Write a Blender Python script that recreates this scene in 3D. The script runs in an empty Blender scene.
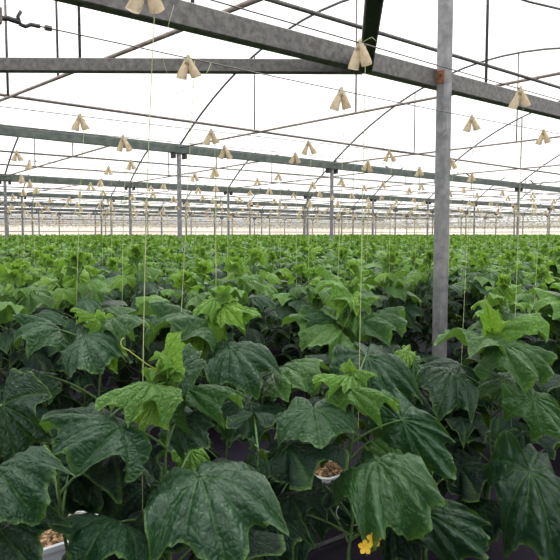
import bpy, math, random
import numpy as np
from mathutils import Vector, Matrix

random.seed(7)
rng = np.random.default_rng(7)
scn = bpy.context.scene
COL = scn.collection

# ---------------------------------------------------------------- camera frame
H = 1.40                       # eye height
F = 640.0                      # focal length in pixels of the 560 frame
TH = math.atan(46.0 / F)       # pitch down
CAM = Vector((0, 0, H))
FW = Vector((0, math.cos(TH), -math.sin(TH)))
UP = Vector((0, math.sin(TH), math.cos(TH)))
RT = Vector((1, 0, 0))
Dx, Dy = 0.769, 0.639          # direction of the gutters / crop rows (seen from above)
DD = Vector((Dx, Dy, 0))
NN = Vector((-Dy, Dx, 0))      # across the rows, away from the camera


def px(x, y, Y):
    r = RT * ((x - 280) / F) + UP * ((280 - y) / F) + FW
    return CAM + r * (Y / r.y)


def proj(P):
    v = Vector(P) - CAM
    z = v.dot(FW)
    if z < 0.05:
        return None
    return (280 + F * v.x / z, 280 - F * v.dot(UP) / z, z)


def rp(p, t, z=0.0):
    """row coordinates -> world: p across the rows, t along them, z above the ground"""
    v = NN * p + DD * t
    return Vector((v.x, v.y, z))


def t_at(p, x):
    """t where the line p is seen at picture column x"""
    k = (x - 280) / F
    return p * (k * Dx + Dy) / (Dx - k * Dy)


# ---------------------------------------------------------------- materials
def new_mat(name):
    m = bpy.data.materials.new(name)
    m.use_nodes = True
    nt = m.node_tree
    nt.nodes.clear()
    out = nt.nodes.new('ShaderNodeOutputMaterial')
    return m, nt, out


def L(nt, a, b):
    nt.links.new(a, b)


def mixcol(nt, fac, a, b, mode='MIX'):
    n = nt.nodes.new('ShaderNodeMix')
    n.data_type = 'RGBA'
    n.blend_type = mode
    for sock, v in ((n.inputs[0], fac), (n.inputs[6], a), (n.inputs[7], b)):
        if hasattr(v, 'is_linked'):
            L(nt, v, sock)
        elif isinstance(v, (int, float)):
            sock.default_value = v
        else:
            sock.default_value = (*v, 1)
    return n.outputs[2]


def noise(nt, scale, detail=4, vec=None, rough=0.55):
    n = nt.nodes.new('ShaderNodeTexNoise')
    n.inputs['Scale'].default_value = scale
    n.inputs['Detail'].default_value = detail
    n.inputs['Roughness'].default_value = rough
    if vec is not None:
        L(nt, vec, n.inputs['Vector'])
    return n.outputs['Fac']


def maprange(nt, v, a, b, c, d):
    n = nt.nodes.new('ShaderNodeMapRange')
    L(nt, v, n.inputs[0])
    for i, q in enumerate((a, b, c, d)):
        n.inputs[i + 1].default_value = q
    return n.outputs[0]


def simple(name, c1, c2, scale=20, rough=0.6, metal=0.0, bump=0.0, transl=0.0, spec=0.5, rng_=(0.35, 0.65)):
    m, nt, out = new_mat(name)
    tc = nt.nodes.new('ShaderNodeTexCoord')
    f = maprange(nt, noise(nt, scale, 5, tc.outputs['Object']), rng_[0], rng_[1], 0, 1)
    col = mixcol(nt, f, c1, c2)
    b = nt.nodes.new('ShaderNodeBsdfPrincipled')
    L(nt, col, b.inputs['Base Color'])
    b.inputs['Roughness'].default_value = rough
    b.inputs['Metallic'].default_value = metal
    b.inputs['Specular IOR Level'].default_value = spec
    if bump:
        bn = nt.nodes.new('ShaderNodeBump')
        bn.inputs['Strength'].default_value = bump
        bn.inputs['Distance'].default_value = 0.01
        L(nt, noise(nt, scale * 3, 4, tc.outputs['Object']), bn.inputs['Height'])
        L(nt, bn.outputs[0], b.inputs['Normal'])
    sh = b.outputs[0]
    if transl:
        t = nt.nodes.new('ShaderNodeBsdfTranslucent')
        L(nt, col, t.inputs['Color'])
        mx = nt.nodes.new('ShaderNodeMixShader')
        mx.inputs[0].default_value = transl
        L(nt, sh, mx.inputs[1])
        L(nt, t.outputs[0], mx.inputs[2])
        sh = mx.outputs[0]
    L(nt, sh, out.inputs[0])
    return m


def leaf_material():
    m, nt, out = new_mat('cucumber_leaf')
    at = nt.nodes.new('ShaderNodeAttribute')
    at.attribute_name = 'lf'
    sp = nt.nodes.new('ShaderNodeSeparateXYZ')
    L(nt, at.outputs['Vector'], sp.inputs[0])
    vein, tone, rho = sp.outputs
    uv = nt.nodes.new('ShaderNodeAttribute')
    uv.attribute_name = 'flat'
    oi = nt.nodes.new('ShaderNodeObjectInfo')
    geo = nt.nodes.new('ShaderNodeNewGeometry')
    # tone 0 = young tip, 1 = old lower leaf with shade painted in, shifted a little from leaf to leaf
    add = nt.nodes.new('ShaderNodeMath'); add.operation = 'MULTIPLY_ADD'
    L(nt, oi.outputs['Random'], add.inputs[0]); add.inputs[1].default_value = 0.16
    sub = nt.nodes.new('ShaderNodeMath'); sub.operation = 'SUBTRACT'
    L(nt, tone, sub.inputs[0]); sub.inputs[1].default_value = 0.08
    L(nt, sub.outputs[0], add.inputs[2])
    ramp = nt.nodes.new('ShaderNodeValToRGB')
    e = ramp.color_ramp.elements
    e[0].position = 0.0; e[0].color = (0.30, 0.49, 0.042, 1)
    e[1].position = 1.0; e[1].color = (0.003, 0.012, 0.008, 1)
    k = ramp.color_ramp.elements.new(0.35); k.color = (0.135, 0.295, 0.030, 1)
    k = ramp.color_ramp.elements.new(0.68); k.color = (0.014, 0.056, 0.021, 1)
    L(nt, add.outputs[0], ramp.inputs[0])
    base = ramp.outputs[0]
    nb = maprange(nt, noise(nt, 5.0, 3, uv.outputs['Vector']), 0.3, 0.7, 0.0, 0.5)
    base = mixcol(nt, nb, base, (0.55, 0.80, 0.75), 'MULTIPLY')
    vn = maprange(nt, vein, 0, 1, 0, 0.30)
    base = mixcol(nt, vn, base, (0.10, 0.20, 0.06))
    ed = maprange(nt, rho, 0.93, 1.0, 0, 0.35)
    base = mixcol(nt, ed, base, (0.16, 0.30, 0.07))
    under = mixcol(nt, maprange(nt, tone, 0.5, 1.0, 0.5, 0.12), base, (0.09, 0.15, 0.07))
    col = mixcol(nt, geo.outputs['Backfacing'], base, under)
    # quilted blade
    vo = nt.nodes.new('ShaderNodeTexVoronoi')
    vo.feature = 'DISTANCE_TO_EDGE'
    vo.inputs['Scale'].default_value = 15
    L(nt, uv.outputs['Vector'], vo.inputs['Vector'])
    hsum = nt.nodes.new('ShaderNodeMath'); hsum.operation = 'MULTIPLY_ADD'
    L(nt, vo.outputs['Distance'], hsum.inputs[0]); hsum.inputs[1].default_value = 1.6
    vv = nt.nodes.new('ShaderNodeMath'); vv.operation = 'MULTIPLY'
    L(nt, vein, vv.inputs[0]); vv.inputs[1].default_value = -0.8
    L(nt, vv.outputs[0], hsum.inputs[2])
    bn = nt.nodes.new('ShaderNodeBump')
    bn.inputs['Strength'].default_value = 0.8
    bn.inputs['Distance'].default_value = 0.005
    L(nt, hsum.outputs[0], bn.inputs['Height'])
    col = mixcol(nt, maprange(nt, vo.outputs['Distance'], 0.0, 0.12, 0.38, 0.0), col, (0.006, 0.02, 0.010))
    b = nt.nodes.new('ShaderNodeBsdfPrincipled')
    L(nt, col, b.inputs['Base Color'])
    b.inputs['Roughness'].default_value = 0.43
    L(nt, maprange(nt, tone, 0.6, 0.95, 0.48, 0.12), b.inputs['Specular IOR Level'])
    L(nt, bn.outputs[0], b.inputs['Normal'])
    t = nt.nodes.new('ShaderNodeBsdfTranslucent')
    tcx = mixcol(nt, 0.55, col, (0.20, 0.42, 0.02))
    L(nt, tcx, t.inputs['Color'])
    mx = nt.nodes.new('ShaderNodeMixShader')
    tf = maprange(nt, tone, 0, 1, 0.44, 0.06)
    L(nt, tf, mx.inputs[0])
    L(nt, b.outputs[0], mx.inputs[1]); L(nt, t.outputs[0], mx.inputs[2])
    L(nt, mx.outputs[0], out.inputs[0])
    return m


def film_material(name, tint, opacity):
    m, nt, out = new_mat(name)
    tr = nt.nodes.new('ShaderNodeBsdfTransparent')
    tl = nt.nodes.new('ShaderNodeBsdfTranslucent')
    tl.inputs['Color'].default_value = (*tint, 1)
    mx = nt.nodes.new('ShaderNodeMixShader')
    mx.inputs[0].default_value = opacity
    L(nt, tr.outputs[0], mx.inputs[1]); L(nt, tl.outputs[0], mx.inputs[2])
    L(nt, mx.outputs[0], out.inputs[0])
    return m


def wall_material():
    """woven insect net low down, plastic sheet above"""
    m, nt, out = new_mat('far_wall_sheet')
    tc = nt.nodes.new('ShaderNodeTexCoord')
    s = nt.nodes.new('ShaderNodeSeparateXYZ')
    L(nt, tc.outputs['Object'], s.inputs[0])
    f = maprange(nt, s.outputs[2], 1.9, 2.7, 0, 1)
    n = maprange(nt, noise(nt, 0.35, 6, tc.outputs['Object']), 0.3, 0.7, 0, 1)
    a = mixcol(nt, n, (0.82, 0.68, 0.56), (0.93, 0.84, 0.74))
    b_ = mixcol(nt, n, (0.80, 0.84, 0.84), (0.92, 0.93, 0.92))
    col = mixcol(nt, f, a, b_)
    tr = nt.nodes.new('ShaderNodeBsdfTransparent')
    tl = nt.nodes.new('ShaderNodeBsdfTranslucent')
    L(nt, col, tl.inputs['Color'])
    df = nt.nodes.new('ShaderNodeBsdfDiffuse')
    L(nt, col, df.inputs['Color'])
    m1 = nt.nodes.new('ShaderNodeMixShader'); m1.inputs[0].default_value = 0.12
    L(nt, tl.outputs[0], m1.inputs[1]); L(nt, df.outputs[0], m1.inputs[2])
    m2 = nt.nodes.new('ShaderNodeMixShader')
    op = maprange(nt, s.outputs[2], 1.9, 2.9, 0.80, 0.5)
    L(nt, op, m2.inputs[0])
    L(nt, tr.outputs[0], m2.inputs[1]); L(nt, m1.outputs[0], m2.inputs[2])
    L(nt, m2.outputs[0], out.inputs[0])
    return m


M = {}
M['leaf'] = leaf_material()
M['stem'] = simple('stem_green', (0.035, 0.085, 0.018), (0.07, 0.15, 0.03), 30, 0.6, bump=0.3)
M['tendril'] = simple('tendril_yellow_green', (0.35, 0.45, 0.08), (0.45, 0.5, 0.12), 30, 0.5, transl=0.2)
M['galv'] = simple('galvanised_steel', (0.085, 0.08, 0.078), (0.165, 0.16, 0.155), 26, 0.5, 0.35, 0.15)
M['post'] = simple('post_steel', (0.15, 0.155, 0.165), (0.27, 0.265, 0.27), 14, 0.5, 0.3, 0.15)
M['dark'] = simple('underside_shade_steel', (0.022, 0.02, 0.024), (0.045, 0.04, 0.042), 15, 0.6, 0.2)  # steel with the shade of beam undersides put into its colour
M['gutter'] = simple('gutter_steel', (0.14, 0.175, 0.170), (0.24, 0.26, 0.24), 6, 0.5, 0.3)
M['pipe'] = simple('pipe_steel', (0.10, 0.075, 0.075), (0.20, 0.17, 0.165), 8, 0.5, 0.3)
M['tie'] = simple('tie_tube_steel', (0.20, 0.155, 0.135), (0.32, 0.27, 0.24), 8, 0.5, 0.2)
M['rust'] = simple('rust', (0.16, 0.055, 0.025), (0.28, 0.13, 0.07), 40, 0.85, bump=0.5)
M['bracket'] = simple('bracket_dark_iron', (0.018, 0.014, 0.018), (0.035, 0.03, 0.035), 20, 0.6)
M['wire'] = simple('wire_steel', (0.06, 0.05, 0.05), (0.13, 0.11, 0.10), 40, 0.5, 0.3)
M['pouch'] = simple('cream_paper', (0.60, 0.48, 0.32), (0.84, 0.75, 0.58), 25, 0.8, bump=0.4, transl=0.45)
M['twine'] = simple('pale_green_twine', (0.42, 0.50, 0.22), (0.60, 0.64, 0.38), 60, 0.7, transl=0.3)
M['bag'] = simple('white_plastic', (0.50, 0.53, 0.60), (0.62, 0.64, 0.68), 8, 0.45)
M['chips'] = simple('wood_chips', (0.12, 0.06, 0.03), (0.72, 0.48, 0.26), 55, 0.9, bump=1.0, rng_=(0.42, 0.6))
M['mat'] = simple('black_weave', (0.010, 0.008, 0.014), (0.020, 0.016, 0.026), 90, 0.95, bump=0.5, spec=0.08)
M['flower'] = simple('yellow_petals', (0.72, 0.42, 0.02), (0.85, 0.58, 0.04), 40, 0.6, transl=0.3)
M['blue'] = simple('blue_print', (0.03, 0.10, 0.30), (0.04, 0.14, 0.36), 10, 0.5)
M['orange'] = simple('orange_print', (0.65, 0.32, 0.04), (0.7, 0.4, 0.06), 10, 0.5)
M['hose'] = simple('black_hose', (0.012, 0.012, 0.014), (0.02, 0.02, 0.022), 10, 0.4)
M['tube'] = simple('white_tube', (0.55, 0.55, 0.55), (0.7, 0.7, 0.7), 10, 0.4)
M['film'] = film_material('roof_film', (0.97, 0.975, 0.97), 0.42)
M['wallsheet'] = wall_material()


# ---------------------------------------------------------------- mesh building
class MB:
    """collects shapes as numpy arrays, links them as one mesh object"""
    def __init__(self):
        self.v = []; self.f = []; self.n = 0; self.mi = []; self.cur = 0

    def add(self, verts, faces):
        self.v.extend([tuple(v) for v in verts])
        for f in faces:
            self.f.append(tuple(i + self.n for i in f)); self.mi.append(self.cur)
        self.n += len(verts)

    def box(self, c, size, ax=None, ay=None, az=None):
        ax = ax or Vector((1, 0, 0)); ay = ay or Vector((0, 1, 0)); az = az or Vector((0, 0, 1))
        c = Vector(c); vs = []
        for sz in (-1, 1):
            for sx, sy in ((-1, -1), (1, -1), (1, 1), (-1, 1)):
                vs.append(c + ax * (sx * size[0] / 2) + ay * (sy * size[1] / 2) + az * (sz * size[2] / 2))
        self.add(vs, [(3, 2, 1, 0), (4, 5, 6, 7), (0, 1, 5, 4), (1, 2, 6, 5), (2, 3, 7, 6), (3, 0, 4, 7)])

    def beam(self, a, b, w, h, bev=0.12, up=Vector((0, 0, 1))):
        """rectangular tube with chamfered corners between two points"""
        a = Vector(a); b = Vector(b); d = (b - a).normalized()
        s = d.cross(up).normalized(); u = s.cross(d)
        c = bev * min(w, h)
        pr = [(-w/2 + c, -h/2), (w/2 - c, -h/2), (w/2, -h/2 + c), (w/2, h/2 - c), (w/2 - c, h/2), (-w/2 + c, h/2), (-w/2, h/2 - c), (-w/2, -h/2 + c)]
        vs = [a + s * x + u * y for x, y in pr] + [b + s * x + u * y for x, y in pr]
        n = 8
        fs = [(i, (i + 1) % n, n + (i + 1) % n, n + i) for i in range(n)] + [tuple(range(n))[::-1], tuple(range(n, 2 * n))]
        self.add(vs, fs)

    def tube(self, pts, r, n=6, cap=True):
        pts = [Vector(p) for p in pts]
        m = len(pts)
        rs = r if isinstance(r, (list, tuple)) else [r] * m
        vs = []; prev = None
        for i, p in enumerate(pts):
            d = (pts[min(i + 1, m - 1)] - pts[max(i - 1, 0)])
            d = d.normalized() if d.length > 1e-9 else Vector((0, 0, 1))
            if prev is None:
                s = d.cross(Vector((0, 0, 1)))
                if s.length < 0.1:
                    s = d.cross(Vector((1, 0, 0)))
            else:
                s = prev - d * prev.dot(d)
            s.normalize(); prev = s; u = d.cross(s)
            for k in range(n):
                a = 2 * math.pi * k / n
                vs.append(p + (s * math.cos(a) + u * math.sin(a)) * rs[i])
        fs = []
        for i in range(m - 1):
            for k in range(n):
                k2 = (k + 1) % n
                fs.append((i * n + k, i * n + k2, (i + 1) * n + k2, (i + 1) * n + k))
        if cap:
            fs.append(tuple(range(n))[::-1]); fs.append(tuple(range((m - 1) * n, m * n)))
        self.add(vs, fs)

    def mesh(self, name, mats, smooth=False):
        me = bpy.data.meshes.new(name)
        me.from_pydata(self.v, [], self.f)
        for m in (mats if isinstance(mats, (list, tuple)) else [mats]):
            me.materials.append(m)
        if any(self.mi):
            me.polygons.foreach_set('material_index', self.mi)
        if smooth:
            me.polygons.foreach_set('use_smooth', [True] * len(me.polygons))
        me.update()
        return me

    def build(self, name, mats, parent=None, smooth=False, origin=None):
        if origin is not None:
            o = Vector(origin)
            self.v = [tuple(Vector(v) - o) for v in self.v]
        ob = bpy.data.objects.new(name, self.mesh(name, mats, smooth))
        COL.objects.link(ob)
        if origin is not None:
            ob.location = origin
        if parent is not None:
            ob.parent = parent
        return ob


def empty(name, loc=(0, 0, 0), rz=0.0):
    o = bpy.data.objects.new(name, None)
    COL.objects.link(o); o.location = loc; o.rotation_euler = (0, 0, rz)
    o.empty_display_size = 0.1
    return o


def tag(o, label=None, cat=None, group=None, kind=None):
    if label: o['label'] = label
    if cat: o['category'] = cat
    if group: o['group'] = group
    if kind: o['kind'] = kind
    return o


def copy_tree(o, parent=None):
    c = o.copy(); COL.objects.link(c); c.parent = parent
    for ch in list(KIDS.get(o.name, [])):
        copy_tree(ch, c)
    return c


KIDS = {}
ORD = ['first', 'second', 'third', 'fourth', 'fifth', 'sixth', 'seventh', 'eighth', 'ninth', 'tenth', 'eleventh', 'twelfth',
       'thirteenth', 'fourteenth', 'fifteenth', 'sixteenth', 'seventeenth', 'eighteenth', 'nineteenth', 'twentieth']


# ---------------------------------------------------------------- leaves
def outline(theta, var):
    """radius of a five-lobed cucumber leaf; theta measured from the tip"""
    a = np.abs(np.degrees(theta))
    k = np.array([0, 8, 26, 44, 55, 66, 80, 98, 107, 120, 140, 158, 170, 180.0])
    r = np.array([1.0, .86, .69, .76, .90, .76, .65, .74, .81, .66, .58, .52, .38, .06])
    left = theta < 0
    w = np.interp(a, k, r)
    w = np.where(left, w * (1 + .06 * math.sin(var * 3.1)), w * (1 - .05 * math.sin(var * 2.3)))
    w = w * (1 + .035 * np.sin(theta * 5 + var * 1.7) * (a < 165))
    return w


def leaf_arrays(nr, na, var, curv, cross, tone, fold=0.10, teeth=True, droop_tip=0.0):
    """returns verts, faces, lf(vein, tone, rho), flat coords. unit leaf: base at origin, tip at +Y"""
    th = np.linspace(-math.pi, math.pi, na + 1)
    R = outline(th, var)
    if teeth:
        nt_ = 34
        saw = np.abs(((th / (2 * math.pi) * nt_) % 1) - 0.5) * 2
        R = R * (1 - .035 * saw * (np.abs(th) < 2.95))
    rho = np.linspace(0, 1, nr + 1)[1:]
    rho = rho ** 0.9
    X = np.outer(rho, R * np.sin(th)); Y = np.outer(rho, R * np.cos(th))
    X = np.concatenate([[0.0], X.ravel()]); Y = np.concatenate([[0.0], Y.ravel()])
    rr = np.concatenate([[0.0], np.repeat(rho, na + 1)])
    ang = np.arctan2(X, Y)
    # main veins
    mains = np.radians([0, 27, -27, 55, -55, 105, -105, 140, -140])
    best = np.full(X.shape, 9.0); vein = np.zeros_like(X)
    rad = np.hypot(X, Y)
    mdist = np.full(X.shape, 9.0); uu = np.zeros_like(X); vv = np.zeros_like(X)
    for i, m in enumerate(mains):
        dx, dy = math.sin(m), math.cos(m)
        u = X * dx + Y * dy; v = X * dy - Y * dx
        dd = np.where(u > 0, np.abs(v), 9.0)
        reach = [1, .55, .55, 1, 1, 1, 1, .6, .6][i]
        w = .020 * (1 - .6 * rad)
        vein = np.maximum(vein, np.exp(-(dd / w) ** 2) * (u < reach * .95) * (1 if i in (0, 3, 4, 5, 6) else .7))
        adiff = np.abs(ang - m)
        sel = (dd < mdist)
        mdist = np.where(sel, dd, mdist); uu = np.where(sel, u, uu); vv = np.where(sel, v, vv)
    ph = (uu - np.abs(vv) * 0.75) / 0.15 + np.where(vv > 0, 0.5, 0) + var
    q = np.abs((ph % 1) - 0.5) * 0.15
    side = np.exp(-((0.075 - q) / .013) ** 2) * np.clip(mdist * 14, 0, 1)
    side = side * .6
    vein = np.maximum(vein, side)
    # shape: blade puffed up between the veins, edge rippling
    Z = fold * np.clip(mdist, 0, .16) / .16 * rr * 0.55
    Z -= .016 * vein * (rr > .03)
    Z += .014 * np.sin(X * 31 + var * 5) * np.sin(Y * 29 + var * 3)
    Z += .085 * rr ** 2.2 * np.sin(ang * 5 + var * 2.1) + .04 * rr ** 3 * np.sin(ang * 9 + var * 4)
        # bend over the length and across
    ky = curv
    if abs(ky) > 1e-3:
        s = Y + 0.0
        zc = -(1 - np.cos(ky * s)) / ky
        yc = np.sin(ky * s) / ky
        nz = np.cos(ky * s); ny = np.sin(ky * s)
        Yb = yc + ny * Z; Zb = zc + nz * Z
    else:
        Yb, Zb = Y, Z
    kx = cross
    Xb = np.sin(kx * X) / kx
    Zb = Zb - (1 - np.cos(kx * X)) / kx
    if droop_tip:
        Zb = Zb - droop_tip * np.clip(Y - .6, 0, 1) ** 2 * 3
    # rotate chord base->tip onto +Y, scale to 1
    it = 1 + (nr - 1) * (na + 1) + na // 2
    ty, tz = Yb[it], Zb[it]
    c = math.hypot(ty, tz); co, si = ty / c, tz / c
    Y2 = (Yb * co + Zb * si) / c; Z2 = (-Yb * si + Zb * co) / c
    X2 = Xb / c
    V = np.stack([X2, Y2, Z2], 1)
    faces = []
    for k in range(na):
        faces.append((0, 1 + k + 1, 1 + k))
    for i in range(nr - 1):
        a = 1 + i * (na + 1); b = a + na + 1
        for k in range(na):
            faces.append((a + k, a + k + 1, b + k + 1, b + k))
    lf = np.stack([vein, np.full(X.shape, tone), rr], 1)
    flat = np.stack([X + var * 3.3, Y + var, np.zeros_like(X)], 1)
    return V, faces, lf, flat


def set_attr(me, name, arr):
    a = me.attributes.new(name, 'FLOAT_VECTOR', 'POINT')
    a.data.foreach_set('vector', np.ascontiguousarray(arr, dtype=np.float32).ravel())


def arrays_mesh(name, V, faces, lf, flat, mat):
    me = bpy.data.meshes.new(name)
    me.from_pydata([tuple(v) for v in V], [], faces)
    me.polygons.foreach_set('use_smooth', [True] * len(me.polygons))
    set_attr(me, 'lf', lf); set_attr(me, 'flat', flat)
    me.materials.append(mat)
    me.update()
    return me


_leafcache = {}
CURVES = [(1.8, 1.5, .20), (2.2, 1.3, .24), (1.3, 2.1, .22), (2.5, 1.2, .18), (1.6, 2.3, .26), (0.9, 1.0, .16)]


def leaf_arr(level, var, tone):
    nr, na = {'hi': (22, 136), 'mid': (7, 48), 'low': (2, 22), 'tiny': (1, 10)}[level]
    c, x, f = CURVES[var % 6]
    return leaf_arrays(nr, na, 0.7 + var * 1.37, c, x, tone, f, teeth=(level in ('hi', 'mid')))


def leaf_mesh(level, var, tone):
    tone = round(tone * 25) / 25
    key = (level, var, tone)
    if key not in _leafcache:
        _leafcache[key] = arrays_mesh('leaf_blade', *leaf_arr(level, var, tone), M['leaf'])
    return _leafcache[key]


def frame_from(base, tip, nrm, wscale=1.0, sag=0.0):
    y = (tip - base); ln = y.length; y = y.normalized()
    z = nrm - y * nrm.dot(y)
    if z.length < 1e-4:
        z = Vector((0.3, -0.5, 0.8)) - y * y.dot(Vector((0.3, -0.5, 0.8)))
    z.normalize(); x = y.cross(z)
    m = Matrix((x * ln * wscale * .84, y * ln, z * ln * 1.0)).transposed().to_4x4()
    m.translation = base
    return m


def petiole(mb, a, b, r0=.0045, r1=.003, lift=.25, n=6, seg=6):
    a = Vector(a); b = Vector(b); ln = (b - a).length
    mid = (a + b) / 2 + Vector((0, 0, lift * ln * .5))
    pts = []
    for i in range(seg + 1):
        s = i / seg
        pts.append(a * (1 - s) ** 2 + mid * 2 * s * (1 - s) + b * s * s)
    mb.tube(pts, [r0 + (r1 - r0) * i / seg for i in range(seg + 1)], n, cap=False)


# ---------------------------------------------------------------- a generated plant
def plan_plant(seed, height=1.15, nleaf=17, size=0.155):
    """list of (base, tip, normal, tone, var, width) plus stem points, petioles"""
    r = random.Random(seed)
    stem = []
    ax, ay = r.uniform(-.04, .04), r.uniform(-.04, .04)
    for i in range(9):
        s = i / 8
        stem.append(Vector((ax * math.sin(s * 3) + .012 * math.sin(i * 2.1 + seed), ay * math.sin(s * 2.6) + .012 * math.cos(i * 1.7 + seed), s * height)))

    def at(z):
        s = max(0, min(.999, z / height)) * 8
        i = int(s); return stem[i].lerp(stem[i + 1], s - i)
    leaves = []; pets = []
    az = r.uniform(0, 6.28)
    z0 = height * .33
    for k in range(nleaf):
        s = k / (nleaf - 1)                       # 0 bottom .. 1 top
        z = z0 + (height * .97 - z0) * (s ** .85)
        az += math.radians(137 + r.uniform(-22, 22))
        age = 1 - s
        sz = size * (0.30 + 1.0 * min(1, age * 2.6)) * r.uniform(.82, 1.15)
        if s < .2: sz *= .85
        pl = (.035 + .15 * min(1, age * 2.2)) * r.uniform(.8, 1.2)
        el = math.radians(r.uniform(18, 42) + 22 * (s > .85))
        out = Vector((math.cos(az), math.sin(az), 0))
        a = at(z)
        base = a + out * pl * math.cos(el) + Vector((0, 0, pl * math.sin(el)))
        pitch = math.radians(r.uniform(-58, -12) if s < .8 else r.uniform(-30, 35))
        az2 = az + r.uniform(-.45, .45)
        dirv = Vector((math.cos(az2) * math.cos(pitch), math.sin(az2) * math.cos(pitch), math.sin(pitch)))
        tip = base + dirv * sz
        nrm = Vector((0, 0, 1)) + out * .25 + Vector((r.uniform(-.7, .7), r.uniform(-.7, .7), 0))
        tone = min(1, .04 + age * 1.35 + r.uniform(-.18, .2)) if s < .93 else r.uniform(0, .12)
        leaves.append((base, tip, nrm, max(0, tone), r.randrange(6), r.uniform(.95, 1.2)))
        pets.append((a, base))
    for k in range(6):                        # old leaves near the foot, shade put into their tone
        az += 2.4 + r.uniform(-.4, .4)
        z = height * r.uniform(.12, .34)
        out = Vector((math.cos(az), math.sin(az), 0)); a = at(z)
        base = a + out * .15 + Vector((0, 0, .07))
        tip = base + (out + Vector((0, 0, r.uniform(-.9, -.2)))).normalized() * r.uniform(.15, .20)
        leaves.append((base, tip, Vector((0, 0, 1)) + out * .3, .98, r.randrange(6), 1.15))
        pets.append((a, base))
    # growing tip: small leaves standing close together
    top = at(height * .98)
    for k in range(5):
        a2 = k * 2.4 + r.uniform(-.3, .3)
        el = math.radians(r.uniform(35, 75))
        d = Vector((math.cos(a2) * math.cos(el), math.sin(a2) * math.cos(el), math.sin(el)))
        sz = r.uniform(.035, .07)
        b = top + d * .012
        leaves.append((b, b + d * sz, Vector((-d.x, -d.y, .6)), r.uniform(0, .1), r.randrange(6), 1.0))
    return stem, leaves, pets


def stem_mb(stem, pets, n=6, seg=5):
    mb = MB()
    m = len(stem)
    mb.tube(stem, [.0075 - .0045 * i / (m - 1) for i in range(m)], n)
    for a, b in pets:
        petiole(mb, a, b, n=max(3, n - 1), seg=seg)
    return mb


def merged_foliage(leaves, level, mats=None):
    Vs, Fs, As, Us = [], [], [], []
    n = 0
    for (b, t, nr, tone, var, w) in leaves:
        V, faces, lf, flat = leaf_arr_cached(level, var)
        m = np.array(frame_from(b, t, nr, w))
        V2 = V @ m[:3, :3].T + m[:3, 3]
        lf2 = lf.copy(); lf2[:, 1] = tone
        Vs.append(V2); As.append(lf2); Us.append(flat)
        Fs.append((faces, n)); n += len(V)
    F_ = [tuple(i + o for i in f) for fs, o in Fs for f in fs]
    return np.concatenate(Vs), F_, np.concatenate(As), np.concatenate(Us)


_lc = {}
def leaf_arr_cached(level, var):
    if (level, var) not in _lc:
        _lc[(level, var)] = leaf_arr(level, var, .5)
    return _lc[(level, var)]


def dot_attr_defaults(me, n):
    pass


# near prototypes: every leaf its own part
def make_detailed(seed, height, nleaf=17, size=.155):
    root = empty('cucumber_plant')
    KIDS[root.name] = []
    stem, leaves, pets = plan_plant(seed, height, nleaf, size)
    s = stem_mb(stem, pets).build('stem', M['stem'], root, smooth=True)
    KIDS[root.name].append(s)
    for (b, t, nr, tone, var, w) in leaves:
        o = bpy.data.objects.new('leaf', leaf_mesh('mid', var, tone))
        COL.objects.link(o); o.parent = root
        o.matrix_local = frame_from(b, t, nr, w)
        KIDS[root.name].append(o)
    return root


def make_simple(seed, height, nleaf=16, size=.16):
    root = empty('cucumber_plant')
    stem, leaves, pets = plan_plant(seed, height, nleaf, size)
    s = stem_mb(stem, pets, 4, 3).build('stem', M['stem'], root, smooth=True)
    f = bpy.data.objects.new('foliage', arrays_mesh('foliage', *merged_foliage(leaves, 'low'), M['leaf']))
    COL.objects.link(f); f.parent = root
    KIDS[root.name] = [s, f]
    return root


# ---------------------------------------------------------------- crop rows
rows = []
base_p = [1.6, 2.15]
k = 0
while True:
    a = 1.6 + 2.05 * k
    if a > 63: break
    rows.append(a); rows.append(a + (.55 if k == 0 else .64))
    k += 1
# ground outline limits
P_END, T_END = 64.6, 74.0


def in_view(P, margin=60, top=0):
    q = proj(P)
    return q is not None and -margin < q[0] < 560 + margin


# ---- foreground plants, each leaf placed on the plant as it hangs there
TIPZ = Vector((0, 0, 1))


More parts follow.
